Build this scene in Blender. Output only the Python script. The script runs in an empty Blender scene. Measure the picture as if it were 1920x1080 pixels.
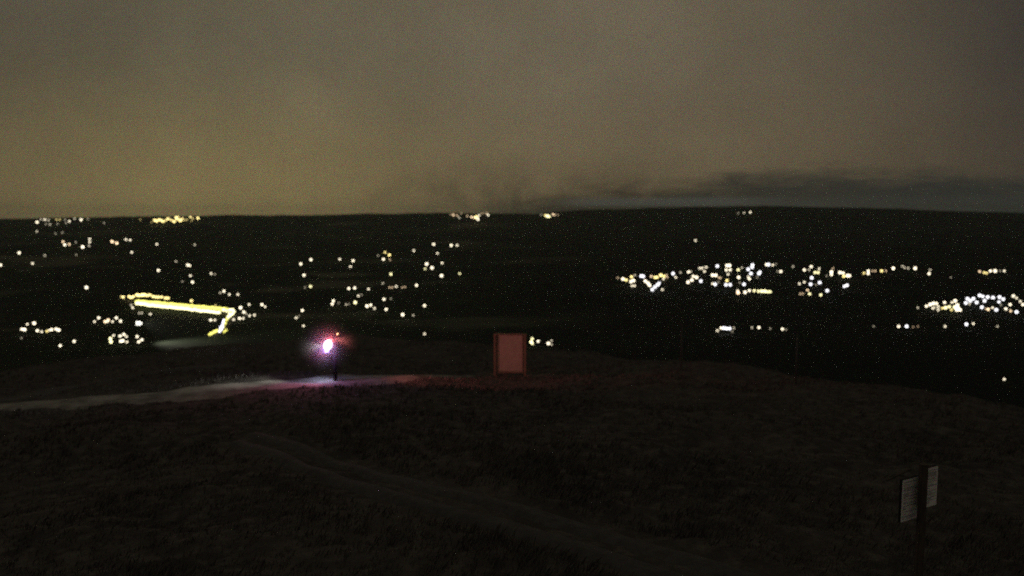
import bpy, bmesh, math, random
import numpy as np
from mathutils import Vector, Matrix
random.seed(7)
SC = bpy.context.scene
COL = SC.collection

# ------------------------------------------------------------------ camera
F = 1507.0                       # focal length in 1920-px pixels
HOR = 395.0                      # row of the true horizon in the photograph
PITCH = math.atan((540 - HOR) / F)
ZC = 200.0                       # camera height above datum
cam_d = bpy.data.cameras.new('camera')
cam_d.sensor_width = 36.0
cam_d.lens = 36.0 * F / 1920.0
cam_d.clip_start = 0.1
cam_d.clip_end = 60000
cam_d.dof.use_dof = True
cam_d.dof.focus_distance = 11.5
cam_d.dof.aperture_fstop = 0.62
cam_d.dof.aperture_blades = 0
cam = bpy.data.objects.new('camera', cam_d)
COL.objects.link(cam)
cam.location = (0, 0, ZC)
cam.rotation_euler = (math.radians(90) - PITCH, 0, 0)
SC.camera = cam

# ------------------------------------------------------------------ render settings
SC.view_settings.view_transform = 'Standard'
SC.view_settings.look = 'None'
SC.view_settings.exposure = 0
SC.view_settings.gamma = 1
SC.view_settings.use_curve_mapping = False
SC.render.engine = 'CYCLES'
cy = SC.cycles
cy.use_denoising = False
cy.use_adaptive_sampling = False
cy.max_bounces = 4
cy.diffuse_bounces = 2
cy.glossy_bounces = 2
cy.volume_bounces = 0
cy.transmission_bounces = 2
cy.sample_clamp_direct = 2.7
cy.sample_clamp_indirect = .3

# ------------------------------------------------------------------ world : low cloud lit by town light
def lin(r, g, b):
    return tuple(((c / 255) / 12.92 if c / 255 <= .04045 else ((c / 255 + .055) / 1.055) ** 2.4) for c in (r, g, b)) + (1,)

W = bpy.data.worlds.new('World')
SC.world = W
W.use_nodes = True
nt = W.node_tree
for n in list(nt.nodes):
    nt.nodes.remove(n)
class NT:
    def __init__(s, nt): s.nt = nt
    def n(s, t, **k):
        x = s.nt.nodes.new(t)
        for a, b in k.items(): setattr(x, a, b)
        return x
    def l(s, a, b): s.nt.links.new(a, b)
    def m(s, op, a, b=None, c=None, clamp=False):
        x = s.nt.nodes.new('ShaderNodeMath'); x.operation = op; x.use_clamp = clamp
        for i, v in enumerate((a, b, c)):
            if v is None: continue
            if isinstance(v, (int, float)): x.inputs[i].default_value = v
            else: s.l(v, x.inputs[i])
        return x.outputs[0]
    def mr(s, v, a, b, c=0, d=1, smooth=True):
        x = s.nt.nodes.new('ShaderNodeMapRange')
        if smooth: x.interpolation_type = 'SMOOTHSTEP'
        s.l(v, x.inputs[0])
        for i, q in enumerate((a, b, c, d)): x.inputs[i + 1].default_value = q
        return x.outputs[0]
    def ramp(s, v, pts, interp='B_SPLINE'):
        x = s.nt.nodes.new('ShaderNodeValToRGB'); x.color_ramp.interpolation = interp
        e = x.color_ramp.elements
        while len(e) < len(pts): e.new(.5)
        for q, (p, c) in zip(e, pts):
            q.position = p
            q.color = c if isinstance(c, tuple) else (c, c, c, 1)
        s.l(v, x.inputs[0])
        return x.outputs[0]
    def mix(s, f, a, b, mode='MIX'):
        x = s.nt.nodes.new('ShaderNodeMix'); x.data_type = 'RGBA'; x.blend_type = mode
        if isinstance(f, (int, float)): x.inputs[0].default_value = f
        else: s.l(f, x.inputs[0])
        for i, v in ((6, a), (7, b)):
            if isinstance(v, tuple): x.inputs[i].default_value = v
            else: s.l(v, x.inputs[i])
        return x.outputs[2]
    def noise(s, vec, scale, detail=4, rough=.5, dist=0):
        x = s.nt.nodes.new('ShaderNodeTexNoise')
        x.inputs['Scale'].default_value = scale; x.inputs['Detail'].default_value = detail
        x.inputs['Roughness'].default_value = rough; x.inputs['Distortion'].default_value = dist
        if vec is not None: s.l(vec, x.inputs['Vector'])
        return x.outputs[0]
w = NT(nt)
tc = w.n('ShaderNodeTexCoord')
sep = w.n('ShaderNodeSeparateXYZ'); w.l(tc.outputs['Generated'], sep.inputs[0])
az = w.m('ARCTAN2', sep.outputs[0], sep.outputs[1])          # radians, 0 straight ahead, + right
el = w.m('ARCSINE', sep.outputs[2])
azn = w.mr(az, -math.pi, math.pi, 0, 1, smooth=False)
def A(deg): return (deg + 180) / 360
# brightness of the lit cloud base, by bearing
glow_low = w.ramp(azn, [(0, lin(80, 72, 58)), (A(-90), lin(78, 70, 54)), (A(-34), lin(88, 78, 55)), (A(-22), lin(112, 100, 66)),
                        (A(-8), lin(100, 88, 62)), (A(6), lin(92, 81, 61)), (A(20), lin(86, 76, 58)), (A(34), lin(49, 44, 39)), (A(90), lin(60, 55, 48)), (1, lin(80, 72, 58))])
glow_high = w.ramp(azn, [(0, lin(76, 70, 62)), (A(-90), lin(68, 64, 56)), (A(-34), lin(68, 63, 52)), (A(-18), lin(88, 82, 65)),
                         (A(0), lin(96, 88, 72)), (A(12), lin(91, 83, 68)), (A(22), lin(79, 72, 58)), (A(34), lin(42, 39, 39)), (A(90), lin(56, 53, 49)), (1, lin(76, 70, 62))])
base = w.mix(w.mr(el, .0, .21), glow_low, glow_high)
base = w.mix(w.mr(el, .25, 1.0), base, lin(74, 69, 60))
# soft mottling of the cloud
mp = w.n('ShaderNodeMapping'); w.l(tc.outputs['Generated'], mp.inputs[0]); mp.inputs['Scale'].default_value = (1, 1, 1.15)
n1 = w.noise(mp.outputs[0], 3.2, 3, .5, .3)
n2 = w.noise(mp.outputs[0], 14, 3, .55, .2)
n3 = w.noise(tc.outputs['Generated'], 620, 2, .8)
mot = w.m('ADD', w.m('MULTIPLY', w.m('SUBTRACT', n1, .5), .34), w.m('MULTIPLY', w.m('SUBTRACT', n2, .5), .24))
mot = w.m('ADD', mot, w.m('MULTIPLY', w.m('SUBTRACT', n3, .5), .42))
mot = w.m('ADD', mot, 1.0)
mulc = w.n('ShaderNodeVectorMath', operation='SCALE'); w.l(base, mulc.inputs[0]); w.l(mot, mulc.inputs['Scale'])
skyc = mulc.outputs[0]
# dark cloud bank low on the right
edge = w.ramp(azn, [(A(-9), 0.0), (A(-2), .02), (A(2.5), .18), (A(7), .36), (A(12), .46), (A(16.3), .60), (A(20.5), .74), (A(24.6), .58), (A(32), .52), (A(60), .5), (A(110), .2), (A(160), 0.0)], 'LINEAR')
edge = w.m('ADD', w.m('MULTIPLY', edge, .052), w.m('MULTIPLY', w.m('SUBTRACT', n2, .5), .016))
dd = w.m('SUBTRACT', el, edge)
mps = w.n('ShaderNodeMapping'); w.l(tc.outputs['Generated'], mps.inputs[0]); mps.inputs['Scale'].default_value = (1, 1, 5)
n4 = w.noise(mps.outputs[0], 13, 6, .68, .5)
dd = w.m('ADD', dd, w.m('MULTIPLY', w.m('SUBTRACT', n4, .5), .055))
bank = w.mr(dd, -.012, .024, 1, 0)
bank = w.m('MULTIPLY', bank, w.mr(az, -.12, .05))
strip = w.mr(dd, -.018, -.036)
strip = w.m('MULTIPLY', strip, w.mr(az, .22, .42, 1, .3))
strip = w.m('MAXIMUM', strip, w.m('MULTIPLY', w.m('MULTIPLY', w.mr(el, .003, .008), w.mr(el, .012, .020, 1, 0)), w.m('MULTIPLY', w.mr(az, .02, .10), w.mr(az, .25, .36, 1, .2))))
bankc = w.mix(strip, w.mix(w.mr(az, .1, .35), lin(37, 35, 28), lin(37, 39, 36)), lin(56, 57, 52))
skyc = w.mix(w.m('MULTIPLY', bank, .93), skyc, bankc)
# smoky murk hanging onto the horizon in the middle
n5 = w.noise(tc.outputs['Generated'], 11, 5, .6, .6)
mk = w.m('MULTIPLY', w.m('MULTIPLY', w.mr(el, .085, .0), w.mr(n5, .38, .62, .25, 1)), w.m('MULTIPLY', w.mr(az, -.30, -.02), w.mr(az, .20, .5, 1, .3)))
skyc = w.mix(w.m('MULTIPLY', w.m('MULTIPLY', mk, .68), w.m('SUBTRACT', 1.0, strip)), skyc, lin(50, 45, 35))
# the half below the horizon is only seen past the edge of the built land
skyc = w.mix(w.mr(el, -.12, -.03, 1, 0), skyc, lin(22, 22, 20))
# white noise multiplied into the sky colour, imitates camera grain
wn = w.n('ShaderNodeTexWhiteNoise'); wn.noise_dimensions = '3D'
sc_ = w.n('ShaderNodeVectorMath', operation='SCALE'); w.l(tc.outputs['Generated'], sc_.inputs[0]); sc_.inputs['Scale'].default_value = 40000.0
w.l(sc_.outputs[0], wn.inputs['Vector'])
g1 = w.n('ShaderNodeVectorMath', operation='MULTIPLY'); w.l(wn.outputs['Color'], g1.inputs[0]); w.l(wn.outputs['Color'], g1.inputs[1])
g2 = w.n('ShaderNodeVectorMath', operation='MULTIPLY'); w.l(g1.outputs[0], g2.inputs[0]); w.l(wn.outputs['Color'], g2.inputs[1])
gm = w.n('ShaderNodeVectorMath', operation='SCALE'); w.l(g2.outputs[0], gm.inputs[0]); gm.inputs['Scale'].default_value = 4.0
gx_ = w.n('ShaderNodeVectorMath', operation='MULTIPLY'); w.l(skyc, gx_.inputs[0]); w.l(gm.outputs[0], gx_.inputs[1]); skyc = gx_.outputs[0]
bg = w.n('ShaderNodeBackground'); w.l(skyc, bg.inputs[0]); bg.inputs[1].default_value = 1.30
wo = w.n('ShaderNodeOutputWorld'); w.l(bg.outputs[0], wo.inputs[0])

# ------------------------------------------------------------------ terrain function
def hash2(ix, iy, s):
    n = (ix.astype(np.int64) * 374761393 + iy.astype(np.int64) * 668265263 + s * 2147483647) & 0xffffffff
    n = ((n ^ (n >> 13)) * 1274126177) & 0xffffffff
    n = (n ^ (n >> 16)) & 0xffffffff
    return n.astype(np.float64) / 0xffffffff * 2 - 1
def vnoise(x, y, s=0):
    ix = np.floor(x); iy = np.floor(y); fx = x - ix; fy = y - iy
    fx = fx * fx * (3 - 2 * fx); fy = fy * fy * (3 - 2 * fy)
    a = hash2(ix, iy, s); b = hash2(ix + 1, iy, s); c = hash2(ix, iy + 1, s); d = hash2(ix + 1, iy + 1, s)
    return (a * (1 - fx) + b * fx) * (1 - fy) + (c * (1 - fx) + d * fx) * fy
def fbm(x, y, o=4, s=0, g=.5):
    t = 0; a = 1
    for i in range(o):
        t = t + a * vnoise(x, y, s + i); x = x * 2.03 + 17.1; y = y * 2.03 - 9.7; a *= g
    return t
CREST_X = [-900, 0, 150, 300, 450, 650, 800, 960, 1300, 1600, 1920, 2800]
CREST_R = [30, 55, 60, 68, 75, 84, 68, 54, 43, 36, 31, 28]
SKY_X = [-600, 0, 160, 290, 400, 640, 850, 1000, 1050, 1150, 1300, 1480, 1600, 1800, 1920, 2500]
SKY_V = [414, 411, 407, 405, 404, 402, 399, 401, 396, 391, 388, 386, 390, 396, 399, 402]
def smin(a, b, k):
    h = np.clip(.5 + .5 * (b - a) / k, 0, 1)
    return b * (1 - h) + a * h - k * h * (1 - h)
def smax(a, b, k): return -smin(-a, -b, k)
def height(x, y, micro=True):
    r = np.hypot(x, y)
    d = np.maximum(y, r * .45)
    u = 960 + F * x / d
    u = np.clip(u, -900, 2800)
    rc = np.interp(u, CREST_X, CREST_R)
    dr = np.maximum(r - rc, 0)
    near = -(3.7 + .11 * r) - np.where(dr < 40, .35 * dr * dr / 80, .35 * (dr - 20))
    near = near - np.where(r < 9, (9 - r) * .05, 0)
    lump = fbm(x / 6.0, y / 6.0, 3, 11) * .30 + fbm(x / 15.0, y / 15.0, 2, 31) * .35
    near = near + lump * np.clip((r - 6) / 12, 0, 1)
    if micro:
        near = near + (fbm(x / .9, y / .9, 3, 51) * .075) * np.clip((r - 3) / 6, 0, 1)
    dl = np.log(np.maximum(d, 200))
    far = np.interp(dl, np.log([200, 600, 1000, 1500, 2000, 3000, 4500, 5400]), [-175, -178, -172, -188, -182, -166, -134, -108])
    ridge = (HOR - np.interp(u, SKY_X, SKY_V)) / F * 7000 - 3 + fbm(u / 47.0, u * 0 + 5.5, 4, 61) * 5.0
    t = np.clip((d - 5000) / 2000, 0, 1); t = t * t * (3 - 2 * t)
    far = far * (1 - t) + ridge * t
    t2 = np.clip((d - 7300) / 2500, 0, 1)
    far = far - t2 * t2 * (3 - 2 * t2) * 160
    amp = np.clip((r - 300) / 1500, 0, 1)
    far = far + amp * (fbm(x / 420, y / 420, 4, 71) * 7 + fbm(x / 1300, y / 1300, 2, 81) * 9 * (1 - t * .6))
    return ZC + smax(near, far, 25.0)

def march(u, v, hgt=0.0, rmax=9000):
    """point on the land (raised by hgt) seen at photograph pixel u, v"""
    cx = (u - 960) / F; cz = -(v - 540) / F
    dy = math.cos(PITCH) + cz * math.sin(PITCH); dz = -math.sin(PITCH) + cz * math.cos(PITCH)
    t = np.exp(np.linspace(math.log(4), math.log(rmax), 5000))
    x = cx * t; y = dy * t; z = ZC + dz * t
    g = height(x, y, False) + (hgt * t if hgt < 0.5 else hgt) - z
    i = np.argmax(g > 0)
    if not (g > 0).any():
        i = len(t) - 1 - np.argmax((g + t * .0)[::-1] >= g.max())
        return x[i], y[i], float(height(x[i:i+1], y[i:i+1], False)[0]), t[i]
    a = g[i - 1] / (g[i - 1] - g[i]); X = x[i-1] + a * (x[i] - x[i-1]); Y = y[i-1] + a * (y[i] - y[i-1])
    return X, Y, float(height(np.array([X]), np.array([Y]), False)[0]), t[i-1] + a * (t[i] - t[i-1])

# ------------------------------------------------------------------ helpers
def mat(name, color, rough=.9, emit=None, strength=0, spec=.2):
    m = bpy.data.materials.new(name); m.use_nodes = True
    b = m.node_tree.nodes['Principled BSDF']
    b.inputs['Base Color'].default_value = tuple(color[:3]) + (1,)
    b.inputs['Roughness'].default_value = rough
    b.inputs['Specular IOR Level'].default_value = spec
    if emit:
        b.inputs['Emission Color'].default_value = tuple(emit[:3]) + (1,)
        b.inputs['Emission Strength'].default_value = strength
    return m
def grainy(name, c1, c2, scale, rough=.85, detail=5, bump=.0, stretch=(1, 1, 1)):
    m = mat(name, c1, rough)
    q = NT(m.node_tree); t = q.n('ShaderNodeTexCoord'); mp = q.n('ShaderNodeMapping')
    mp.inputs['Scale'].default_value = stretch
    q.l(t.outputs['Object'], mp.inputs[0])
    n = q.noise(mp.outputs[0], scale, detail, .6)
    c = q.mix(q.mr(n, .3, .7), tuple(c1) + (1,), tuple(c2) + (1,))
    b = m.node_tree.nodes['Principled BSDF']; q.l(c, b.inputs['Base Color'])
    if bump:
        bp = q.n('ShaderNodeBump'); bp.inputs['Distance'].default_value = bump; bp.inputs['Strength'].default_value = .6
        q.l(n, bp.inputs['Height']); q.l(bp.outputs[0], b.inputs['Normal'])
    return m
def mesh_np(name, V, Fq, material, smooth=True):
    me = bpy.data.meshes.new(name)
    V = np.asarray(V, dtype=np.float32); Fq = np.asarray(Fq, dtype=np.int32); k = Fq.shape[1]
    me.vertices.add(len(V)); me.vertices.foreach_set('co', V.ravel())
    me.loops.add(Fq.size); me.loops.foreach_set('vertex_index', Fq.ravel())
    me.polygons.add(len(Fq)); me.polygons.foreach_set('loop_start', np.arange(0, Fq.size, k, dtype=np.int32))
    me.polygons.foreach_set('loop_total', np.full(len(Fq), k, dtype=np.int32))
    if smooth: me.polygons.foreach_set('use_smooth', np.ones(len(Fq), dtype=bool))
    me.materials.append(material); me.update(calc_edges=True); me.validate()
    return me
def link(name, me, parent=None, loc=None):
    o = bpy.data.objects.new(name, me); COL.objects.link(o)
    if parent: o.parent = parent
    if loc is not None: o.location = loc
    return o
def tag(o, label=None, cat=None, group=None, kind=None):
    if label: o['label'] = label
    if cat: o['category'] = cat
    if group: o['group'] = group
    if kind: o['kind'] = kind
    return o
class BM:
    def __init__(s): s.b = bmesh.new()
    def box(s, c, d, rot=None, bev=0):
        g = bmesh.ops.create_cube(s.b, size=1); vs = g['verts']
        M = Matrix.Translation(Vector(c)) @ (rot.to_4x4() if rot else Matrix()) @ Matrix.Diagonal((*d, 1))
        bmesh.ops.transform(s.b, matrix=M, verts=vs)
        if bev:
            es = {e for v in vs for e in v.link_edges}
            bmesh.ops.bevel(s.b, geom=list(es), offset=bev, segments=2, affect='EDGES')
        return s
    def cyl(s, a, b, r1, r2=None, seg=14):
        a = Vector(a); b = Vector(b); r2 = r1 if r2 is None else r2
        g = bmesh.ops.create_cone(s.b, cap_ends=True, segments=seg, radius1=r1, radius2=r2, depth=(b - a).length)
        R = Vector((0, 0, 1)).rotation_difference(b - a).to_matrix().to_4x4()
        bmesh.ops.transform(s.b, matrix=Matrix.Translation((a + b) / 2) @ R, verts=g['verts']); return s
    def sph(s, c, r, sub=2, sc=(1, 1, 1)):
        g = bmesh.ops.create_icosphere(s.b, subdivisions=sub, radius=r)
        bmesh.ops.transform(s.b, matrix=Matrix.Translation(Vector(c)) @ Matrix.Diagonal((*sc, 1)), verts=g['verts']); return s
    def done(s, name, m, parent=None, smooth=False):
        me = bpy.data.meshes.new(name); s.b.to_mesh(me); s.b.free()
        me.materials.append(m)
        if smooth: me.shade_smooth()
        return link(name, me, parent)

# ------------------------------------------------------------------ paths (photograph rows turned into ground points)
def polyline(pts, step=.3):
    P = np.array([march(u, v)[:2] for u, v in pts])
    seg = np.hypot(*(P[1:] - P[:-1]).T); s = np.r_[0, np.cumsum(seg)]
    t = np.arange(0, s[-1], step)
    Q = np.c_[np.interp(t, s, P[:, 0]), np.interp(t, s, P[:, 1])]
    k = 9; ker = np.ones(k) / k
    for _ in range(3):
        Qp = np.pad(Q, ((k // 2, k // 2), (0, 0)), 'edge')
        Q = np.c_[np.convolve(Qp[:, 0], ker, 'valid'), np.convolve(Qp[:, 1], ker, 'valid')]
    return Q
PATH_A = polyline([(-260, 792), (-60, 768), (60, 756), (180, 745), (300, 738), (420, 728), (520, 719), (620, 712), (720, 705), (860, 702), (950, 711), (1080, 722), (1220, 724), (1340, 733)][:10])
PATH_B = polyline([(-200, 770), (-20, 752), (60, 743), (150, 722), (250, 703), (370, 690), (470, 684)])
TRACK_L = polyline([(425, 820), (500, 846), (580, 876), (660, 908), (760, 936), (900, 974), (1060, 1012), (1240, 1062), (1400, 1120), (1560, 1190)])
TRACK_R = polyline([(455, 806), (530, 828), (610, 856), (690, 884), (800, 914), (940, 950), (1110, 990), (1290, 1036), (1480, 1100), (1640, 1165)])
PATHS = [(PATH_A, 1.8, 'gravel_path'), (PATH_B, .75, 'gravel_path'), (TRACK_L, .27, 'wheel_rut'), (TRACK_R, .27, 'wheel_rut')]
def path_mask(x, y):
    m = np.zeros_like(x)
    for Q, hw, _ in PATHS:
        best = np.full(x.shape, 1e9)
        for i in range(0, len(Q), 2):
            dx = x - Q[i, 0]; dy = y - Q[i, 1]
            np.minimum(best, dx * dx + dy * dy, out=best)
        m = np.maximum(m, np.clip((hw + .45 - np.sqrt(best)) / .45, 0, 1))
    return m

# ------------------------------------------------------------------ ground sheet
def land_material():
    m = mat('land', (.06, .05, .03), .95, spec=.05)
    q = NT(m.node_tree); g = q.n('ShaderNodeNewGeometry'); P = g.outputs['Position']
    s = q.n('ShaderNodeSeparateXYZ'); q.l(P, s.inputs[0])
    r = q.m('SQRT', q.m('ADD', q.m('POWER', s.outputs[0], 2), q.m('POWER', s.outputs[1], 2)))
    a = q.noise(P, .35, 5, .62); b = q.noise(P, 2.6, 5, .65); c = q.noise(P, 14, 3, .7)
    near = q.mix(q.mr(a, .35, .65), (.046, .045, .043, 1), (.078, .074, .067, 1))
    near = q.mix(q.mr(b, .42, .68), near, (.115, .108, .096, 1))
    near = q.mix(q.mr(c, .55, .75, 0, .8), near, (.046, .043, .037, 1))
    # fields, woods and moor of the valley
    vo = q.n('ShaderNodeTexVoronoi'); vo.inputs['Scale'].default_value = .0042; q.l(P, vo.inputs['Vector'])
    sp = q.n('ShaderNodeSeparateColor'); q.l(vo.outputs['Color'], sp.inputs[0])
    f = q.ramp(sp.outputs[0], [(0, (.022, .03, .02, 1)), (.45, (.03, .042, .026, 1)), (.7, (.075, .085, .058, 1)), (.9, (.12, .12, .085, 1)), (1, (.04, .05, .03, 1))], 'CONSTANT')
    wd = q.noise(P, .0016, 5, .6)
    east = q.m('ADD', q.m('DIVIDE', s.outputs[0], q.m('ADD', s.outputs[1], 50.0)), q.m('MULTIPLY', q.m('SUBTRACT', wd, .5), .5))
    far = q.mix(q.mr(wd, .44, .52), f, (.018, .026, .019, 1))
    far = q.mix(q.mr(east, -.12, .12), far, (.010, .014, .011, 1))  # dark woods to the right, also imitating the dimmer haze there
    wd2 = q.noise(P, .03, 4, .6)
    far = q.mix(q.mr(wd2, .3, .7, 0, .35), far, (.012, .016, .012, 1))
    col = q.mix(q.mr(r, 70, 220), near, far)
    B = m.node_tree.nodes['Principled BSDF']; q.l(col, B.inputs['Base Color'])
    bp = q.n('ShaderNodeBump'); bp.inputs['Distance'].default_value = .10; bp.inputs['Strength'].default_value = .9
    q.l(q.m('ADD', b, q.m('MULTIPLY', c, .5)), bp.inputs['Height']); q.l(bp.outputs[0], B.inputs['Normal'])
    return m
M_LAND = land_material()
az_f = np.radians(np.r_[np.linspace(-180, -52, 44, endpoint=False), np.linspace(-52, -38, 40, endpoint=False), np.linspace(-38, 38, 640, endpoint=False), np.linspace(38, 52, 40, endpoint=False), np.linspace(52, 180, 44)])
rs = [.6]
while rs[-1] < 11500:
    r = rs[-1]
    rs.append(r + (max(.10, r * .0085) if r < 95 else (r * .02 if r < 900 else r * .0085)))
rs = np.array(rs)
RR, AA = np.meshgrid(rs, az_f, indexing='ij')
X = RR * np.sin(AA); Y = RR * np.cos(AA)
Z = height(X, Y)
sub = (RR > 5) & (RR < 95) & (np.abs(AA) < .9)
msk = np.zeros_like(X); msk[sub] = path_mask(X[sub], Y[sub])
Zs = height(X[sub], Y[sub], False)
Z[sub] = Z[sub] * (1 - msk[sub]) + (Zs - .07) * msk[sub]
nr, na = X.shape
idx = np.arange(nr * na).reshape(nr, na)
quads = np.stack([idx[:-1, :-1], idx[:-1, 1:], idx[1:, 1:], idx[1:, :-1]], -1).reshape(-1, 4)[:, ::-1]
V = np.stack([X, Y, Z], -1).reshape(-1, 3)
V = np.vstack([V, [[0, 0, float(Z[0].mean())]]])
ground = link('ground', mesh_np('ground', V, quads, M_LAND))
tag(ground, 'dark grassy hilltop falling away to a wide valley and far hills', kind='structure')

# paths as raised ribbons on the ground
M_GRAVEL = grainy('pale_gravel', (.09, .086, .074), (.28, .27, .24), .9, .95, 6, .03)
M_RUT = grainy('worn_earth', (.052, .052, .050), (.080, .080, .077), 5, .95, 6, .03)
def ribbon(name, Q, hw, m, label):
    T = np.gradient(Q, axis=0); T /= np.linalg.norm(T, axis=1)[:, None]; N = np.c_[-T[:, 1], T[:, 0]]
    k = 9 if hw > 1 else 5
    n = len(Q); s = np.arange(n) * .3
    wl = hw * (1 + .30 * fbm(s / 2.1, s * 0 + 3, 3, 5)); wr = hw * (1 + .30 * fbm(s / 2.1, s * 0 + 40, 3, 9))
    V = []
    for j in range(k):
        a = j / (k - 1) * 2 - 1
        off = np.where(a < 0, a * wl, a * wr)
        P = Q + N * off[:, None]
        edge = 1 if abs(a) > .99 else 0
        z = height(P[:, 0], P[:, 1], False) + (.012 - .10 * edge) + fbm(P[:, 0] / .5, P[:, 1] / .5, 2, 99) * .014
        V.append(np.c_[P, z])
    V = np.stack(V, 1).reshape(-1, 3); idx = np.arange(n * k).reshape(n, k)
    q = np.stack([idx[:-1, :-1], idx[1:, :-1], idx[1:, 1:], idx[:-1, 1:]], -1).reshape(-1, 4)[:, ::-1]
    o = link(name, mesh_np(name, V, q, m)); tag(o, label, kind='structure'); return o
ribbon('gravel_path', PATH_A, 1.8, M_GRAVEL, 'pale gravel path crossing the hilltop past the beacon post')
ribbon('side_path', PATH_B, .75, M_RUT, 'narrower pale path branching up at the left edge')
ribbon('wheel_rut', TRACK_L, .27, M_RUT, 'lower of two faint wheel ruts across the near grass')
ribbon('wheel_rut', TRACK_R, .27, M_RUT, 'upper of two faint wheel ruts across the near grass')

# ------------------------------------------------------------------ grass
M_GRASS = grainy('dry_grass', (.078, .075, .068), (.135, .128, .112), .6, .9, 4)
rng = np.random.default_rng(3)
NT_ = 30000
rr = np.exp(rng.uniform(math.log(6.5), math.log(80), NT_)); aa = rng.uniform(-.66, .66, NT_)
gx = rr * np.sin(aa); gy = rr * np.cos(aa)
dens = fbm(gx / 2.5, gy / 2.5, 3, 7)
keep = (dens > -1.3) & (path_mask(gx, gy) < .3)
gx = gx[keep]; gy = gy[keep]; rr = rr[keep]; gz = height(gx, gy)
nb = 5
tx = np.repeat(gx, nb) + rng.normal(0, .05, len(gx) * nb); ty = np.repeat(gy, nb) + rng.normal(0, .05, len(gx) * nb)
tz = np.repeat(gz, nb) - .03
hgt = rng.uniform(.06, .22, len(tx)) * np.repeat(.8 + .5 * np.clip(dens[keep], -.5, 1), nb)
wd = np.repeat(np.clip(rr * .0007, .008, .03), nb); th = rng.uniform(0, 2 * math.pi, len(tx)); ln = rng.uniform(.05, .6, len(tx)) * hgt; la = rng.uniform(0, 2 * math.pi, len(tx)); 
ox, oy = np.cos(th) * wd, np.sin(th) * wd
bx = ln * np.cos(la) + hgt * .25; by = ln * np.sin(la)
V = np.stack([np.c_[tx - ox, ty - oy, tz], np.c_[tx + ox, ty + oy, tz], np.c_[tx + ox * .6 + bx * .35, ty + oy * .6 + by * .35, tz + hgt * .6], np.c_[tx + bx, ty + by, tz + hgt]], 1).reshape(-1, 3)
i0 = np.arange(len(tx)) * 4
q = np.stack([i0, i0 + 1, i0 + 2, i0 + 3], 1)
grass = link('grass', mesh_np('grass', V, q, M_GRASS, False))
tag(grass, 'rough dry grass tufts covering the dark hilltop', 'grass', kind='stuff')

# ------------------------------------------------------------------ beacon on a post
M_POST = grainy('dark_timber', (.05, .042, .036), (.09, .075, .06), 4, .8, 5, .01, (6, 6, 1))
M_HOUS = mat('dark_housing', (.03, .03, .032), .45, spec=.5)
bxx, byy, bzz, bt = march(629, 714)
beacon = link('beacon_post', None, None, (bxx, byy, bzz))
tag(beacon, 'dark post carrying a glaring violet-white and red beacon on the hilltop', 'beacon')
K = bt / F          # metres per photograph pixel there
def bp(u, v): return ((u - 629) * K, 0.0, (714 - v) * K / math.cos(.2))
top = bp(629, 652)[2]
BM().cyl((0, 0, -.2), (0, 0, top), .085, .075, 16).done('post', grainy('tarred_timber', (.012, .011, .010), (.024, .021, .018), 4, .9), beacon, True)
h = BM(); h.box((.0, 0, top + .12), (.17, .20, .26), bev=.02); h.box((0, .0, top + .265), (.22, .24, .035), bev=.01)
h.cyl((0, 0, top + .02), (-.30, -.03, top + .02), .025, seg=10)
h.done('housing', M_HOUS, beacon)
M_WL = mat('white_lens', (.8, .8, .8), .3, (.88, .86, 1.0), 7)
M_VL = mat('violet_lens', (.5, .4, .8), .3, (.38, .28, 1.0), 4)
M_RL = mat('red_lens', (.6, .05, .05), .3, (1.0, .12, .10), 4)
M_OL = mat('amber_lens', (.7, .35, .1), .3, (1.0, .50, .25), 5)
cx, _, cz = bp(617, 647)
wl = BM(); wl.sph((0, 0, 0), 1, 3, (.175, .13, .24)); o = wl.done('white_lens', M_WL, beacon, True)
o.location = (cx, -.06, cz); o.rotation_euler = (0, math.radians(20), 0)
vl = BM(); vl.cyl((0, 0, -.05), (0, 0, .05), .10, .07, 18); o = vl.done('violet_lens', M_VL, beacon, True)
o.location = (cx - .07, -.03, cz - .27)
rl = BM(); rl.cyl((0, 0, -.04), (0, 0, .04), .07, .05, 18); o = rl.done('red_lens', M_RL, beacon, True)
o.location = (cx + .16, -.03, cz + .22)
ax, _, azz = bp(634.5, 627)
al = BM(); al.sph((ax, -.0, azz), .035, 2); al.done('amber_lens', M_OL, beacon, True)
BM().cyl((.02, 0, top + .27), (ax, 0, azz - .03), .012, seg=8).done('stem', M_HOUS, beacon)
def lamp(name, kind, e, c, loc, parent, rot=(0, 0, 0), size=90, blend=.5, rad=.05):
    L = bpy.data.lights.new(name, kind); L.energy = e; L.color = c; L.shadow_soft_size = rad
    if kind == 'SPOT': L.spot_size = math.radians(size); L.spot_blend = blend
    o = bpy.data.objects.new(name, L); COL.objects.link(o); o.location = loc; o.rotation_euler = rot; o.parent = parent
    return o
def aim(v): return Vector(v).to_track_quat('-Z', 'Y').to_euler()
lamp('white_lamp', 'SPOT', 520, (.92, .97, .84), (cx - .23, -.05, cz), beacon, aim((-1, -.14, -.19)), 78, 1, .06)
lamp('cold_lamp', 'SPOT', 70, (.6, .75, 1), (cx - .1, -.05, cz - .45), beacon, aim((-.35, -.1, -1)), 100, 1, .15)
lamp('red_lamp', 'SPOT', 1100, (1, .22, .20), (cx + .29, -.10, cz + .24), beacon, aim((1, .33, -.17)), 74, 1, .06)
lamp('red_front_lamp', 'SPOT', 220, (1, .24, .34), (cx + .02, -.30, cz + .1), beacon, aim((-.45, -1, -.55)), 110, 1, .18)
lamp('violet_halo_light', 'POINT', 58, (.34, .26, 1), (cx - .08, -.32, cz - .16), beacon, rad=.17)  # added point light, only there to tint the halo violet
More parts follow.
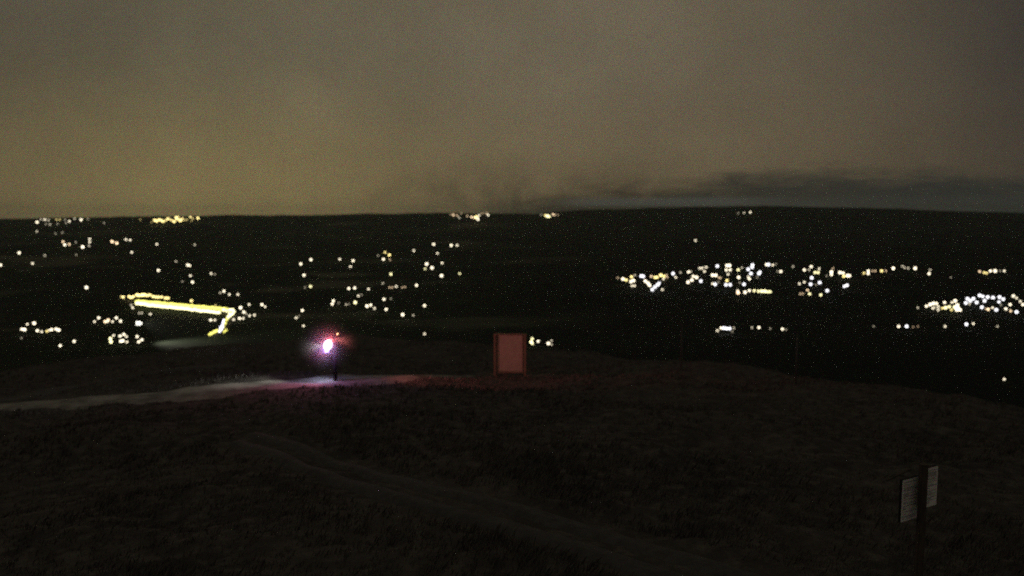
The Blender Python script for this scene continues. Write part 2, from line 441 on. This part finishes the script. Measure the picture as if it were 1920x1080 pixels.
lamp('red_halo_light', 'POINT', 68, (1, .10, .14), (cx + .10, -.22, cz + .26), beacon, rad=.17)  # added point light for the red upper side of the halo
# added scattering volume, imitates the lens bloom round the beacon
mm = bpy.data.materials.new('bloom_volume'); mm.use_nodes = True
q = NT(mm.node_tree)
for n in list(mm.node_tree.nodes): mm.node_tree.nodes.remove(n)
out = q.n('ShaderNodeOutputMaterial'); pv = q.n('ShaderNodeVolumePrincipled')
mm.cycles.volume_sampling = 'EQUIANGULAR'
pv.inputs['Color'].default_value = (.95, .95, .95, 1); pv.inputs['Anisotropy'].default_value = .82
t = q.n('ShaderNodeTexCoord'); vl_ = q.n('ShaderNodeVectorMath', operation='LENGTH'); q.l(t.outputs['Object'], vl_.inputs[0])
q.l(q.m('MULTIPLY', q.m('POWER', q.mr(vl_.outputs['Value'], 0, 1, 1, 0, False), 2.2), .7), pv.inputs['Density']); q.l(pv.outputs[0], out.inputs['Volume'])
ms = BM(); ms.sph((0, 0, 0), 1, 4); o = ms.done('bloom_volume', mm); o.location = (bxx + cx, byy - .25, bzz + cz + .03); o.scale = (1.45, 1.6, 1.4)
tag(o, 'added volume imitating the violet and red lens bloom round the beacon', 'bloom_volume', kind='stuff')

# ------------------------------------------------------------------ notice board
nbx, nby, nbz, ntt = march(956, 705)
K2 = ntt / F
board = link('notice_board', None, None, (nbx, nby, nbz))
tag(board, 'blank pale notice board in a dark timber frame, lit red, on the hilltop', 'notice board')
M_PANEL = grainy('pale_panel', (.36, .31, .26), (.43, .37, .31), 3, .6, 4)
M_TIMB = grainy('stained_timber', (.19, .14, .10), (.27, .20, .15), 5, .8, 5, .008, (6, 6, 1))
def nb(u, v): return ((u - 956) * K2, (705 - v) * K2 / .98)
for u, hw in ((928, .055), (984.5, .055)):
    x, z1 = nb(u, 628)
    BM().box((x, 0, (z1 - .25) / 2), (hw * 2, .12, z1 + .25), bev=.008).done('post', M_TIMB, board)
xl, zt = nb(932.5, 629); xr, zb = nb(981, 696)
BM().box(((xl + xr) / 2, .0, (zt + zb) / 2), (xr - xl - .06, .03, zt - zb), bev=.004).done('panel', M_PANEL, board)
BM().box(((xl + xr) / 2, -.0, zt + .05), (xr - xl + .34, .14, .04), bev=.01).done('top_rail', M_TIMB, board)
BM().box(((xl + xr) / 2, 0, zb - .05), (xr - xl - .01, .09, .07), bev=.006).done('bottom_rail', M_TIMB, board)
for sx in (xl + .025, xr - .025):
    BM().box((sx, -.03, (zt + zb) / 2), (.045, .05, zt - zb - .01), bev=.004).done('batten', M_TIMB, board)
board.rotation_euler = (0, 0, math.radians(-4))

# ------------------------------------------------------------------ signpost, near right
D = 8.3; PX = D / F
def sp(u, v):      # point in the sign's upright plane
    cxx = (u - 960) / F; czz = -(v - 540) / F
    return Vector((cxx * D, (math.cos(PITCH) + czz * math.sin(PITCH)) * D, ZC + (-math.sin(PITCH) + czz * math.cos(PITCH)) * D))
base = sp(1723, 1080); gz0 = float(height(np.array([base.x]), np.array([base.y]))[0])
sign = link('signpost', None, None, (base.x, base.y, gz0))
tag(sign, 'dark post with two pale printed sheets, standing at the right in the near grass', 'signpost')
topz = sp(1728, 868).z - gz0
BM().box((.03, .07, (topz - .3) / 2), (.068, .068, topz + .3), bev=.006).done('post', M_POST, sign)
M_SHEET = grainy('printed_sheet', (.80, .80, .79), (.86, .86, .85), 9, .5, 3)
M_INK = mat('faded_print', (.16, .16, .155), .7)
M_INKR = mat('faded_red_print', (.30, .14, .12), .7)
M_BACK = mat('backing_board', (.02, .018, .016), .8)
# both sheets face left of the camera: seen narrowed, receding to the right and rising with the slope of their rails
def sheet(u0, u1, vt, vb, rise, dark):
    """one plate: left edge u0, right edge u1, top row vt and bottom row vb at the left edge"""
    a = sp(u0, vb) ; wv = (u1 - u0) * PX; hv = (vb - vt) * PX
    ang = math.radians(30)
    off = a - Vector((base.x, base.y, gz0))
    wd_ = wv * 1.6
    ax_ = Vector((math.cos(ang), math.sin(ang), 0)); nn_ = Vector((math.sin(ang), -math.cos(ang), 0))
    def P(s, t, n):   # s along the width, t up, n proud of the face
        return off + ax_ * (s * wd_) + nn_ * n + Vector((0, 0, t * hv))
    def slab(s0, s1, t0, t1, n0, n1, name, m, par):
        b = bmesh.new(); vs = [b.verts.new(P(s, t, n)) for n in (n0, n1) for s, t in ((s0, t0), (s1, t0), (s1, t1), (s0, t1))]
        for f in ((3, 2, 1, 0), (4, 5, 6, 7), (0, 1, 5, 4), (1, 2, 6, 5), (2, 3, 7, 6), (3, 0, 4, 7)): b.faces.new([vs[i] for i in f])
        bmesh.ops.recalc_face_normals(b, faces=b.faces)
        me = bpy.data.meshes.new(name); b.to_mesh(me); b.free(); me.materials.append(m); return link(name, me, par)
    bk = slab(-.02, 1.02, -.012, 1.02, -.025, -.001, 'backing_board', M_BACK, sign)
    sh = slab(0, 1, 0, 1, .001, .004, 'printed_sheet', M_SHEET, bk)
    # unreadable lines of print
    b = bmesh.new(); rnd = random.Random(int(u0)); t = .93
    while t > .05:
        th = rnd.choice((.012, .014, .02)); s = .06 + rnd.random() * .04
        while s < .88:
            l = rnd.uniform(.06, .22); s1 = min(s + l, .93)
            vs = [b.verts.new(P(x, y, .0062)) for x, y in ((s, t), (s1, t), (s1, t + th), (s, t + th))]
            b.faces.new(vs); s = s1 + rnd.uniform(.02, .05)
            if rnd.random() < .12: break
        t -= rnd.choice((.036, .04, .06))
    me = bpy.data.meshes.new('print_lines'); b.to_mesh(me); b.free(); me.materials.append(M_INK)
    o = link('print_lines', me, sign); o['kind'] = 'stuff'
    return P
sheet(1688.5, 1719, 899, 979.5, 8.5, 0)
sheet(1731, 1755.5, 877.5, 953, 8.0, 1)
# dark rails that carry the boards
for (ua, va, ub, vb_) in ((1667, 905, 1722, 889),):
    a = sp(ua, va) - Vector((base.x, base.y, gz0)); b = sp(ub, vb_) - Vector((base.x, base.y, gz0))
    a.y += .06 ; b.y += .16
    BM().cyl(a, b, .010, seg=8).done('rail', M_POST, sign)

# ------------------------------------------------------------------ two slender marker poles near the brow
M_POLE = grainy('weathered_pole', (.07, .07, .068), (.11, .11, .105), 3, .7)
for (u, vb_, vt, lab) in ((1277, 690, 606, 'thin grey pole on the brow, the one nearer the notice board'), (1492, 718, 626, 'thin grey pole on the brow, farther right of the two')):
    x, y, z, t = march(u, vb_)
    e = link('marker_pole', None, None, (x, y, z)); tag(e, lab, 'pole', 'slender poles on the brow')
    H = (vb_ - vt) * t / F
    BM().cyl((0, 0, -.3), (0, 0, H), .035, .028, 12).done('shaft', M_POLE, e, True)
    BM().cyl((0, 0, H), (0, 0, H + .05), .042, .03, 12).done('cap', M_POST, e, True)

# ------------------------------------------------------------------ lamps of the valley
MPX = 1920 / 1024 / F        # radians per render pixel
COLS = {'w': (1, .88, .64), 'y': (1, .80, .30), 'o': (1, .72, .44), 'c': (.96, .95, 1.0), 'l': (1, .94, .20), 'g': (1, .92, .48)}
CN = {'w': 'warm white', 'y': 'yellow', 'o': 'orange', 'c': 'white', 'l': 'lime yellow', 'g': 'pale yellow'}
EM = {5: 4.2, 4: 3.4, 3: 2.5, 2: 1.5, 1: .85}
SZ = {5: 2.65, 4: 2.15, 3: 1.75, 2: 1.5, 1: 1.3}
BN = {5: 'bright', 4: 'clear', 3: 'small', 2: 'dim', 1: 'very faint'}
M_LPOST = mat('lamp_post_metal', (.12, .12, .12), .6)
LM = {}
def lamp_mesh(lv, c):
    k = (lv, c)
    if k in LM: return LM[k]
    m = mat('lamp_glow', COLS[c], .5, COLS[c], EM[lv] * {'l': .5, 'g': .85}.get(c, 1))
    m.cycles.emission_sampling = 'NONE'
    b = bmesh.new(); bmesh.ops.create_icosphere(b, subdivisions=2, radius=1, matrix=Matrix.Translation((0, 0, 4)))
    n0 = len(b.faces)
    bmesh.ops.create_cone(b, cap_ends=False, segments=6, radius1=.12, radius2=.08, depth=3.6, matrix=Matrix.Translation((0, 0, 1.4)))
    me = bpy.data.meshes.new('street_lamp'); 
    b.faces.ensure_lookup_table()
    for f in b.faces[n0:]: f.material_index = 1
    b.to_mesh(me); b.free(); me.materials.append(m); me.materials.append(M_LPOST)
    LM[k] = me; return me
FAINT = {}
ORD = ['first', 'second', 'third', 'fourth', 'fifth', 'sixth', 'seventh', 'eighth', 'ninth', 'tenth', 'eleventh', 'twelfth', 'thirteenth', 'fourteenth', 'fifteenth', 'sixteenth',
       'seventeenth', 'eighteenth', 'nineteenth', 'twentieth']
TENS = ['', '', 'twenty', 'thirty', 'forty']
def ordn(i):
    if i < 20: return ORD[i]
    n = i + 1; return (TENS[n // 10] + '-' + ORD[n % 10 - 1]) if n % 10 else {30: 'thirtieth', 40: 'fortieth'}[n]
def place(name, u, v, lv, c, label, group, sc=1.0):
    a = SZ[lv] * MPX / 2 * sc
    x, y, z, t = march(u, v, 4 * a)
    r = a * t
    if lv <= 2 and name == 'street_lamp':
        FAINT.setdefault(group, []).append((lv, c, x, y, z, r)); return None
    o = link(name, lamp_mesh(lv, c), None, (x, y, z)); o.scale = (r, r, r)
    o.rotation_euler = (0, 0, random.random() * 6.28)
    tag(o, label, 'lamp', group)
    return o
def cluster(where, group, pts, default='w', name='street_lamp'):
    L = []
    for p in pts:
        L.append((p[0], p[1], int(p[2]), p[3] if len(p) > 3 else default))
    L.sort(key=lambda p: (p[0], p[1]))
    n = len(L)
    for i, (u, v, lv, c) in enumerate(L):
        if n == 1: pos = 'alone ' + where
        elif i == 0: pos = 'leftmost ' + where
        elif i == n - 1: pos = 'rightmost ' + where
        else: pos = ordn(i) + ' from left ' + where
        place(name, u, v, lv, c, f'{BN[lv]} {CN[c]} lamp, {pos}', group)
G1 = 'lamps of the far town on the left skyline'
cluster('in the skyline string at far left', G1, [(69.5,416.5,4),(77,411.5,2),(84,411.5,3),(91,413,2),(86,420,1),(94,421,2),(106,412,2,'y'),(112,412,2,'y'),(108,420,1),(122,412,1),(124,418,1),(130,415,3),(140,410,2),(152,412,4),(165,411,1),(195,418,1)])
cluster('just below the skyline string at far left', G1, [(69,434,2),(104,438,1),(117,436,1)])
G2 = 'lamps of the yellow town on the skyline'
cluster('in the dense yellow skyline town', G2, [(263,412,1),(284,417,1),(290,413,4),(294,414.5,4),(298,412,4),(302,413,4),(306,415,4),(311,413,3),(315,410,4),(320,412,3),(324,414,3),(327,415.5,4),(330,408,4),(334,407,3),(332,411,4),(338,413,5),(342,410,3),(345,413,2),(350,412,2),(357,407,3),(360,408,1),(362,410,2),(371,409,4),(359,414,1)], 'y')
G3 = 'scattered lamps on the left slopes'
cluster('in the pinkish knot beneath far left town', G3, [(118,453,3,'o'),(121.5,459,4),(130,458,3,'o'),(142,454,1),(155,463,5),(168,448,3),(168,454,3),(167,461,2),(143,478,1)])
cluster('in the row right of the pinkish knot', G3, [(210,453,4,'o'),(214,454,2,'o'),(219,456,4,'o'),(236,449,3),(244,450,3),(247,473,3)])
cluster('among loose lamps at the left picture edge', G3, [(1,497,4),(36,474,4),(61,494,3),(84,479,2)])
cluster('of the lone pair below the yellow town', G3, [(294,458,3),(365,459,2)])
cluster('in the loose group above the lit road', G3, [(297,507,4),(330,490,2),(342,528,1),(352,497,4),(356,498,3),(357,517,3),(361,529,4),(396,513,3),(403,514,1)])
cluster('on dark ground up-left of the lit road', G3, [(162,539,5)])
cluster('of four above the lit road bend', G3, [(413,549,2),(420,546,4),(430,552,3),(446,552,3)])
cluster('in the knot right of the lit road bend', G3, [(451,577,5),(457,585,4),(467,571,3),(438,599,3),(449,597,4),(456,597,3),(468,592,3),(477,591,3),(461,588,2),(491,571,4),(497,575,3)])
cluster('of the pair inside the lit road bend', G3, [(395,600,4),(403,600,3)])
cluster('under the left end of the lit road', G3, [(249,577,3),(246,572,2),(261,587,2),(266,587,2),(282,589,3)])
G4 = 'lamps of the settlement at lower left'
cluster('in the row left of the floodlight mast', G4, [(177,603,3),(185,596,4),(197,603,4,'o'),(201,603,3),(203,600,4,'o'),(211,603,3),(218,596,4),(226,602,4)])
cluster('in the lower left hamlet', G4, [(41,617,4),(46,618,5),(51,608,3),(64,606,5),(70,620,4),(78,622,3),(88,621,3,'y'),(93,619,3),(97,618,4),(105,617,4),(110,619,5)])
cluster('of three under the lower left hamlet', G4, [(40,634,1),(113,648,4),(139,640,4)])
cluster('in the knot under the floodlight mast', G4, [(207,635,5,'g'),(208,641,5,'g'),(213,629,3),(225,630,4),(232,627,4),(237,631,3),(226,640,4),(230,639,5),(238,641,3),(257,631,4),(266,637,4),(260,641,4)])
G5 = 'scattered lamps of the middle slopes'
cluster('in the left column of middle slope lamps', G5, [(564,495,4),(583,487,4),(570,516,4),(572,539,1),(582,537,4,'g')])
cluster('of three upper lamps over the beacon', G5, [(637,486,3),(662,489,4),(657,500,3)])
cluster('in the small upper middle knot', G5, [(709,479,1),(719,486,4),(722,473,3,'y'),(730,478,4,'y'),(731,487,2,'o')])
cluster('just below the small upper middle knot', G5, [(733,514,4,'g')])
cluster('in the group over the board, upper part', G5, [(776,470,3),(813,458,4),(820,475,3),(846,460,4),(857,460,3)])
cluster('in the group over the board, lower part', G5, [(800,495,5),(797,504,3,'g'),(810,502,5),(829,493,3),(828,517,5),(862,513,3,'g')])
cluster('in the faint middle row', G5, [(718,531,2),(730,539,2,'o'),(735,539,2,'o'),(743,537,3),(754,539,2,'o'),(759,538,2,'o'),(781,535,4)])
cluster('in the line over and right of beacon', G5, [(654,541,4),(665,540,4),(691,542,3),(672,555,3),(678,553,1),(720,561,4),(733,560,1)])
cluster('in the lower middle line', G5, [(625,564,4),(623,570,4),(635,568,1),(649,571,2),(654,570,1),(666,567,5,'g'),(688,574,5),(695,572,4),(702,578,3),(724,580,4),(755,590,5),(775,591,2),(796,573,4)])
cluster('of the small lamps left of the beacon', G5, [(567,582,4),(555,596,3),(560,593,1),(569,611,3)])
cluster('low between beacon and notice board', G5, [(796,626,3)])
G6 = 'lamps on the middle skyline'
cluster('in the faint skyline town over the board', G6, [(850,403,3,'o'),(845,402,1,'o'),(857,404,2,'o'),(861,408,2),(865,400,1,'o'),(876,405,2,'o'),(884,407,3,'o'),(889,408,3,'o'),(893,407,5,'y'),(898,404,3),(896,411,4),(902,401,1,'o'),(906,400,1,'o'),(912,400,2,'o'),(915,403,3)])
cluster('in the compact skyline hamlet', G6, [(1015,403,1),(1022,404,3,'y'),(1026,405,5,'g'),(1030,406,4,'g'),(1037,402,3,'o'),(1041,403,2,'o'),(1046,403,1,'o')])
cluster('of three tiny lamps under the cloud bank', G6, [(1384,400,1),(1395,399,2),(1407,398,3)])
cluster('on the dark slope over the village', G6, [(1304,451,3)])
G7 = 'lamps of the bright village on the right'
cluster('at the western end of the village', G7, [(1158,521,2,'o'),(1168,523,5),(1174,525,4,'y'),(1184,519,4,'y'),(1183,528,5),(1188,526,5),(1185,536,3),(1190,516,2),(1190,536,3)])
cluster('in the white diagonal of the village', G7, [(1202,517.5,5,'c'),(1206,518,5,'c'),(1210,527,5),(1215,531,5),(1218,535,5),(1223,543,5,'c'),(1228,538,5,'c'),(1233,534,5,'c'),(1236,531,4,'c'),(1242,543,3)])
cluster('in the golden row of the village', G7, [(1221,518,3,'o'),(1228,520,4,'y'),(1232,520,4,'y'),(1239,516,5,'y'),(1245,518,4,'y'),(1244,523,3),(1250,516,2,'o'),(1251,520,2,'o')])
cluster('between golden row and village centre', G7, [(1262,513,5,'c'),(1267,520,3),(1276,511,2),(1291,510,4),(1295,509,2),(1290,529,5),(1297,525,5),(1300,518,4),(1306,520,5),(1314,527,5,'c')])
cluster('of four small lamps atop the village', G7, [(1312,503,3),(1317,503,3),(1324,501,3),(1321,509,3)])
cluster('in the left half of village centre', G7, [(1345,499,5,'c'),(1336,516,5),(1342,516,5),(1348,521,2,'o'),(1351,521,2,'o'),(1341,533,5,'c'),(1336,532,3),(1347,529,1)])
cluster('in the column at the village centre', G7, [(1363,498,5),(1368,498,5),(1362,506,4),(1369,506,4),(1365,514,3),(1363,526,4,'y'),(1361,534,5,'c'),(1369,534,5,'c')])
cluster('in the right half of village centre', G7, [(1384,506,4,'g'),(1391,502,2),(1411,497,5,'c'),(1410,501,5,'c'),(1403,505,5,'c'),(1408,513,5,'c'),(1423,513,5,'c'),(1425,510,4,'c'),(1385,520,5),(1403,519,3),(1405,523,4),(1395,533,5,'c'),(1387,530,1),(1420,520,1)])
cluster('in the yellow row under the village', G7, [(1384,549,5,'o'),(1383,545,3),(1397,548,5),(1405,545,4),(1414,545,4,'g'),(1422,546,4,'g'),(1428,546,5,'g'),(1434,546,5,'g'),(1439,547,4,'g'),(1444,547,4,'g')])
cluster('in the gap between the two village halves', G7, [(1437,496,4),(1441,496,5,'c'),(1449,497,3),(1455,495,1),(1464,509,4),(1458,509,1),(1487,500,2)])
cluster('in the upper eastern village', G7, [(1508,506,4),(1517,506,2),(1521,500,4),(1536,504,3),(1528,511,4,'g'),(1534,511,4,'g'),(1522,521,5,'c'),(1562,503,2,'o'),(1559,510,5),(1559,515,4),(1550,517,1),(1575,511,5),(1581,512,4),(1582,518,4,'y'),(1589,517,5),(1593,517,4)])
cluster('in the lower eastern village', G7, [(1520,533,5,'c'),(1499,532,3),(1508,529,3),(1530,534,1),(1537,530,5,'c'),(1514,544,3,'o'),(1500,551,2,'o'),(1505,551,2,'o'),(1518,551,4,'g'),(1539,553,4,'g'),(1551,545,5,'c'),(1588,535,5,'c'),(1583,537,4,'c')])
G8 = 'lamps in the row right of the village'
cluster('in the row right of the village', G8, [(1620,512,3,'y'),(1628,508,4),(1628,513,4),(1636,508,2,'o'),(1641,508,2,'o'),(1653,508,4,'y'),(1661,508,2,'o'),(1675,503,5),(1692,499,2),(1696,502,2),(1703,503,2),(1716,503,5),(1742,513,4),(1744,506,2)])
cluster('in the small row at the right edge', G8, [(1783,520,1),(1837,509,3,'o'),(1845,511,3,'y'),(1850,512,3,'y'),(1857,508,4),(1866,508,5),(1875,508,1),(1883,508,3)])
G9 = 'lamps of the big cluster at the right edge'
cluster('in the left wing of right edge cluster', G9, [(1721,577,2),(1737,574,4),(1744,571,5),(1750,569,5),(1756,569,4),(1749,578,3),(1753,576,2),(1759,575,3),(1759,581,3),(1767,578,3,'y'),(1771,567,4)])
cluster('in the dense core of right edge cluster', G9, [(1773,577,5,'g'),(1780,575,4,'g'),(1785,567,3),(1791,564,5),(1784,581,3,'y'),(1790,576,5,'g'),(1795,572,5),(1796,577,5),(1794,581,5),(1800,581,5)])
cluster('in the upper arc of right edge cluster', G9, [(1811,568,5,'c'),(1814,560,5,'c'),(1819,564,5,'c'),(1825,560,5,'c'),(1831,567,5,'c'),(1837,554,5,'c'),(1843,556,4,'c'),(1846,564,5,'c'),(1852,557,5,'c'),(1862,558,5,'c'),(1874,557,5,'c'),(1873,566,4,'c'),(1881,561,5,'c'),(1900,555,4),(1906,559,3),(1913,565,3),(1918,571,4)])
cluster('in the lower arc of right edge cluster', G9, [(1818,570,2),(1841,576,5,'c'),(1849,579,2,'o'),(1853,580,4,'o'),(1861,577,3),(1868,581,5,'c'),(1877,572,1),(1886,579,4),(1894,571,4),(1895,583,3,'o'),(1906,585,5,'c')])
G10 = 'lamps of the lowest row on the right'
cluster('in the bright knot of the lowest row', G10, [(1345,620,3),(1352,615,4),(1357,615,5,'c'),(1362,616,5,'c'),(1368,616,5,'c'),(1376,615,2),(1373,622,1)])
cluster('in the lowest row, right of its knot', G10, [(1410,614,2),(1423,614,4),(1444,616,1),(1467,617,4),(1474,618,1)])
cluster('in the lowest row near the right edge', G10, [(1638,612,1),(1685,612,4),(1700,612,5,'c'),(1712,613,1,'o'),(1721,612,1,'o'),(1772,612,3),(1812,608,5,'c'),(1825,607,3),(1870,612,2)])
cluster('at the hill brow, far right', G10, [(1883,711,3)])
cluster('of the group beside the notice board', 'lamps beside the notice board', [(996,641,5,'g'),(998,635,4,'g'),(998,644,4,'g'),(1009,640,4),(1028,644,5),(1034,639,2),(1034,646,2)])

# ------------------------------------------------------------------ the lit road at left with its two rows of lamps
G11 = 'lamps along the lit road'
def row(where, p0, p1, n, lv, c, jit=.4, sc=1.0):
    rnd = random.Random(n)
    for i in range(n):
        t = i / (n - 1); u = p0[0] + (p1[0] - p0[0]) * t + rnd.uniform(-.3, .3); v = p0[1] + (p1[1] - p0[1]) * t + rnd.uniform(-jit, jit)
        pos = 'leftmost' if i == 0 else 'rightmost' if i == n - 1 else ordn(i) + ' from left'
        place('road_lamp', u, v, lv, c, f'{CN[c]} road lamp, {pos} {where}', G11, sc)
row('in the front row of the lit road', (256, 569.0), (411, 586.0), 38, 5, 'g', .9)
row('in the back row of the lit road', (256, 564.5), (425, 579.5), 40, 5, 'l', .8)
cluster('in the string above the lit road', G11, [(227,556,2),(231,557,4),(242,556,4),(246,558,4),(250,556,4),(257,553,5),(261,554,4),(266,553,5),(271,553,5),(276,554,4),(281,553,4),(287,556,4),(292,557,4),(297,557,4),(303,557,4),(310,559,4),(315,559,4),(359,564,4),(404,573,2)], 'y', 'road_lamp')
cluster('at the bend of the lit road', G11, [(419,581,5),(425,583,4),(431,581,5),(436,581,5),(439,584,4),(436,588,5),(432,591,5),(428,594,5),(430,587,4)], 'g', 'road_lamp')
cluster('on the short leg below the bend', G11, [(425,599,5),(422,606,5),(419,613,4),(420,622,4),(424,619,4),(407,620,5),(402,622,5),(397,625,5),(393,627,4)], 'l', 'road_lamp')
# road surface under the lamps
def road(pts, hw):
    P = np.array([march(u, v)[:2] for u, v in pts]); seg = np.hypot(*(P[1:] - P[:-1]).T); s = np.r_[0, np.cumsum(seg)]
    t = np.arange(0, s[-1], 8.0); Q = np.c_[np.interp(t, s, P[:, 0]), np.interp(t, s, P[:, 1])]
    T = np.gradient(Q, axis=0); T /= np.linalg.norm(T, axis=1)[:, None]; N = np.c_[-T[:, 1], T[:, 0]]
    R = []
    for a in (-1, -.33, .33, 1):
        p = Q + N * a * hw; R.append(np.c_[p, height(p[:, 0], p[:, 1]) + .7 + 0 * t])
    V = np.stack(R, 1).reshape(-1, 3); idx = np.arange(len(Q) * 4).reshape(-1, 4)
    q = np.stack([idx[:-1, :-1], idx[1:, :-1], idx[1:, 1:], idx[:-1, 1:]], -1).reshape(-1, 4)[:, ::-1]
    return mesh_np('lit_road', V, q, grainy('asphalt', (.05, .05, .05), (.075, .075, .072), .2, .8))
tag(link('lit_road', road([(225, 560), (256, 571), (330, 579), (413, 586), (436, 592), (428, 604), (410, 626), (392, 632)], 9)), 'straight road lit yellow by close rows of lamps', kind='structure')

# floodlight mast throwing a beam over the pale field
MH = 17
def flood(u, v, n, c, label, spread, e, stp, nm='floodlight_mast'):
    a = stp * MPX
    x, y, z, t = march(u, v, MH * a)
    r = a * t
    root = link(nm, None, None, (x, y, z)); tag(root, label, 'floodlight')
    hz = MH * r
    BM().cyl((0, 0, -1), (0, 0, hz + r * 2), r * .16, r * .1, 8).done('mast', M_LPOST, root)
    me = None
    mt = mat('flood_glow', c, .5, c, e)
    mt.cycles.emission_sampling = 'NONE'
    for (dx, dz) in spread:
        if me is None:
            o = BM().sph((0, 0, 0), r * .8, 2, (1, .6, 1)).done('lamp_head', mt, root, True); me = o.data
        else: o = link('lamp_head', me, root)
        o.location = (dx * r, -r * .3, hz + dz * r)
    BM().box((0, 0, hz), (r * 4, r * .25, r * .2)).done('crossbar', M_LPOST, root)
    return root, r, hz
fl, fr, fh = flood(260, 606, 0, (1, .97, .85), 'big glaring white floodlight at the left, on the pale field', [(-1.3, -.9), (.9, -.9), (-1.3, .9), (.9, .9), (-.2, 0), (2.4, .0)], 3.2, 1.15)
lamp('beam', 'SPOT', 5.0e5, (1, .90, .76), (fr * 5, -fr, fh), fl, aim((1, .1, -.14)), 120, 1, 3.0)
flood(415, 611, 0, (.86, .84, 1), 'tall bluish white floodlight by the foot of the lit road', [(-1.3, -4), (0, -2.6), (-.4, -.8), (1.0, .6), (1.4, 2.4), (2.0, 4.2), (-.7, -2.2), (.9, -1.0)], 3.2, 1.4)

# the faintest lamps, too small to pick apart, one mass per town
for g, L in FAINT.items():
    mats = []; b = bmesh.new()
    for lv, c, x, y, z, r in L:
        me = lamp_mesh(lv, c); m = me.materials[0]
        if m not in mats: mats.append(m)
        n0 = len(b.faces)
        bmesh.ops.create_icosphere(b, subdivisions=1, radius=r, matrix=Matrix.Translation((x, y, z + 4 * r)))
        b.faces.ensure_lookup_table()
        for f in b.faces[n0:]: f.material_index = mats.index(m)
    me = bpy.data.meshes.new('faint_lamps'); b.to_mesh(me); b.free()
    for m in mats: me.materials.append(m)
    tag(link('faint_lamps', me), 'faintest points of light scattered among the ' + g, 'faint lamps', kind='stuff')

# ------------------------------------------------------------------ haze
hz = BM(); hz.box((0, 0, 0), (1, 1, 1)); o = hz.done('haze', None)
o.data.materials.clear()
mh = bpy.data.materials.new('haze'); mh.use_nodes = True
for n in list(mh.node_tree.nodes): mh.node_tree.nodes.remove(n)
mh.cycles.volume_sampling = 'EQUIANGULAR'
q = NT(mh.node_tree); out = q.n('ShaderNodeOutputMaterial'); pv = q.n('ShaderNodeVolumePrincipled')
pv.inputs['Color'].default_value = (.74, .90, .84, 1); pv.inputs['Density'].default_value = 2.8e-5; pv.inputs['Anisotropy'].default_value = .6
q.l(pv.outputs[0], out.inputs['Volume']); o.data.materials.append(mh)
lowest = float(V[:, 2].min()) if False else float(Z.min())
zt_ = max(ZC, float(Z.max())) + 25
o.location = (0, 0, (lowest - 1 + zt_) / 2); o.scale = (24000, 24000, zt_ - lowest + 1)
tag(o, 'thin night haze over the valley', kind='stuff')
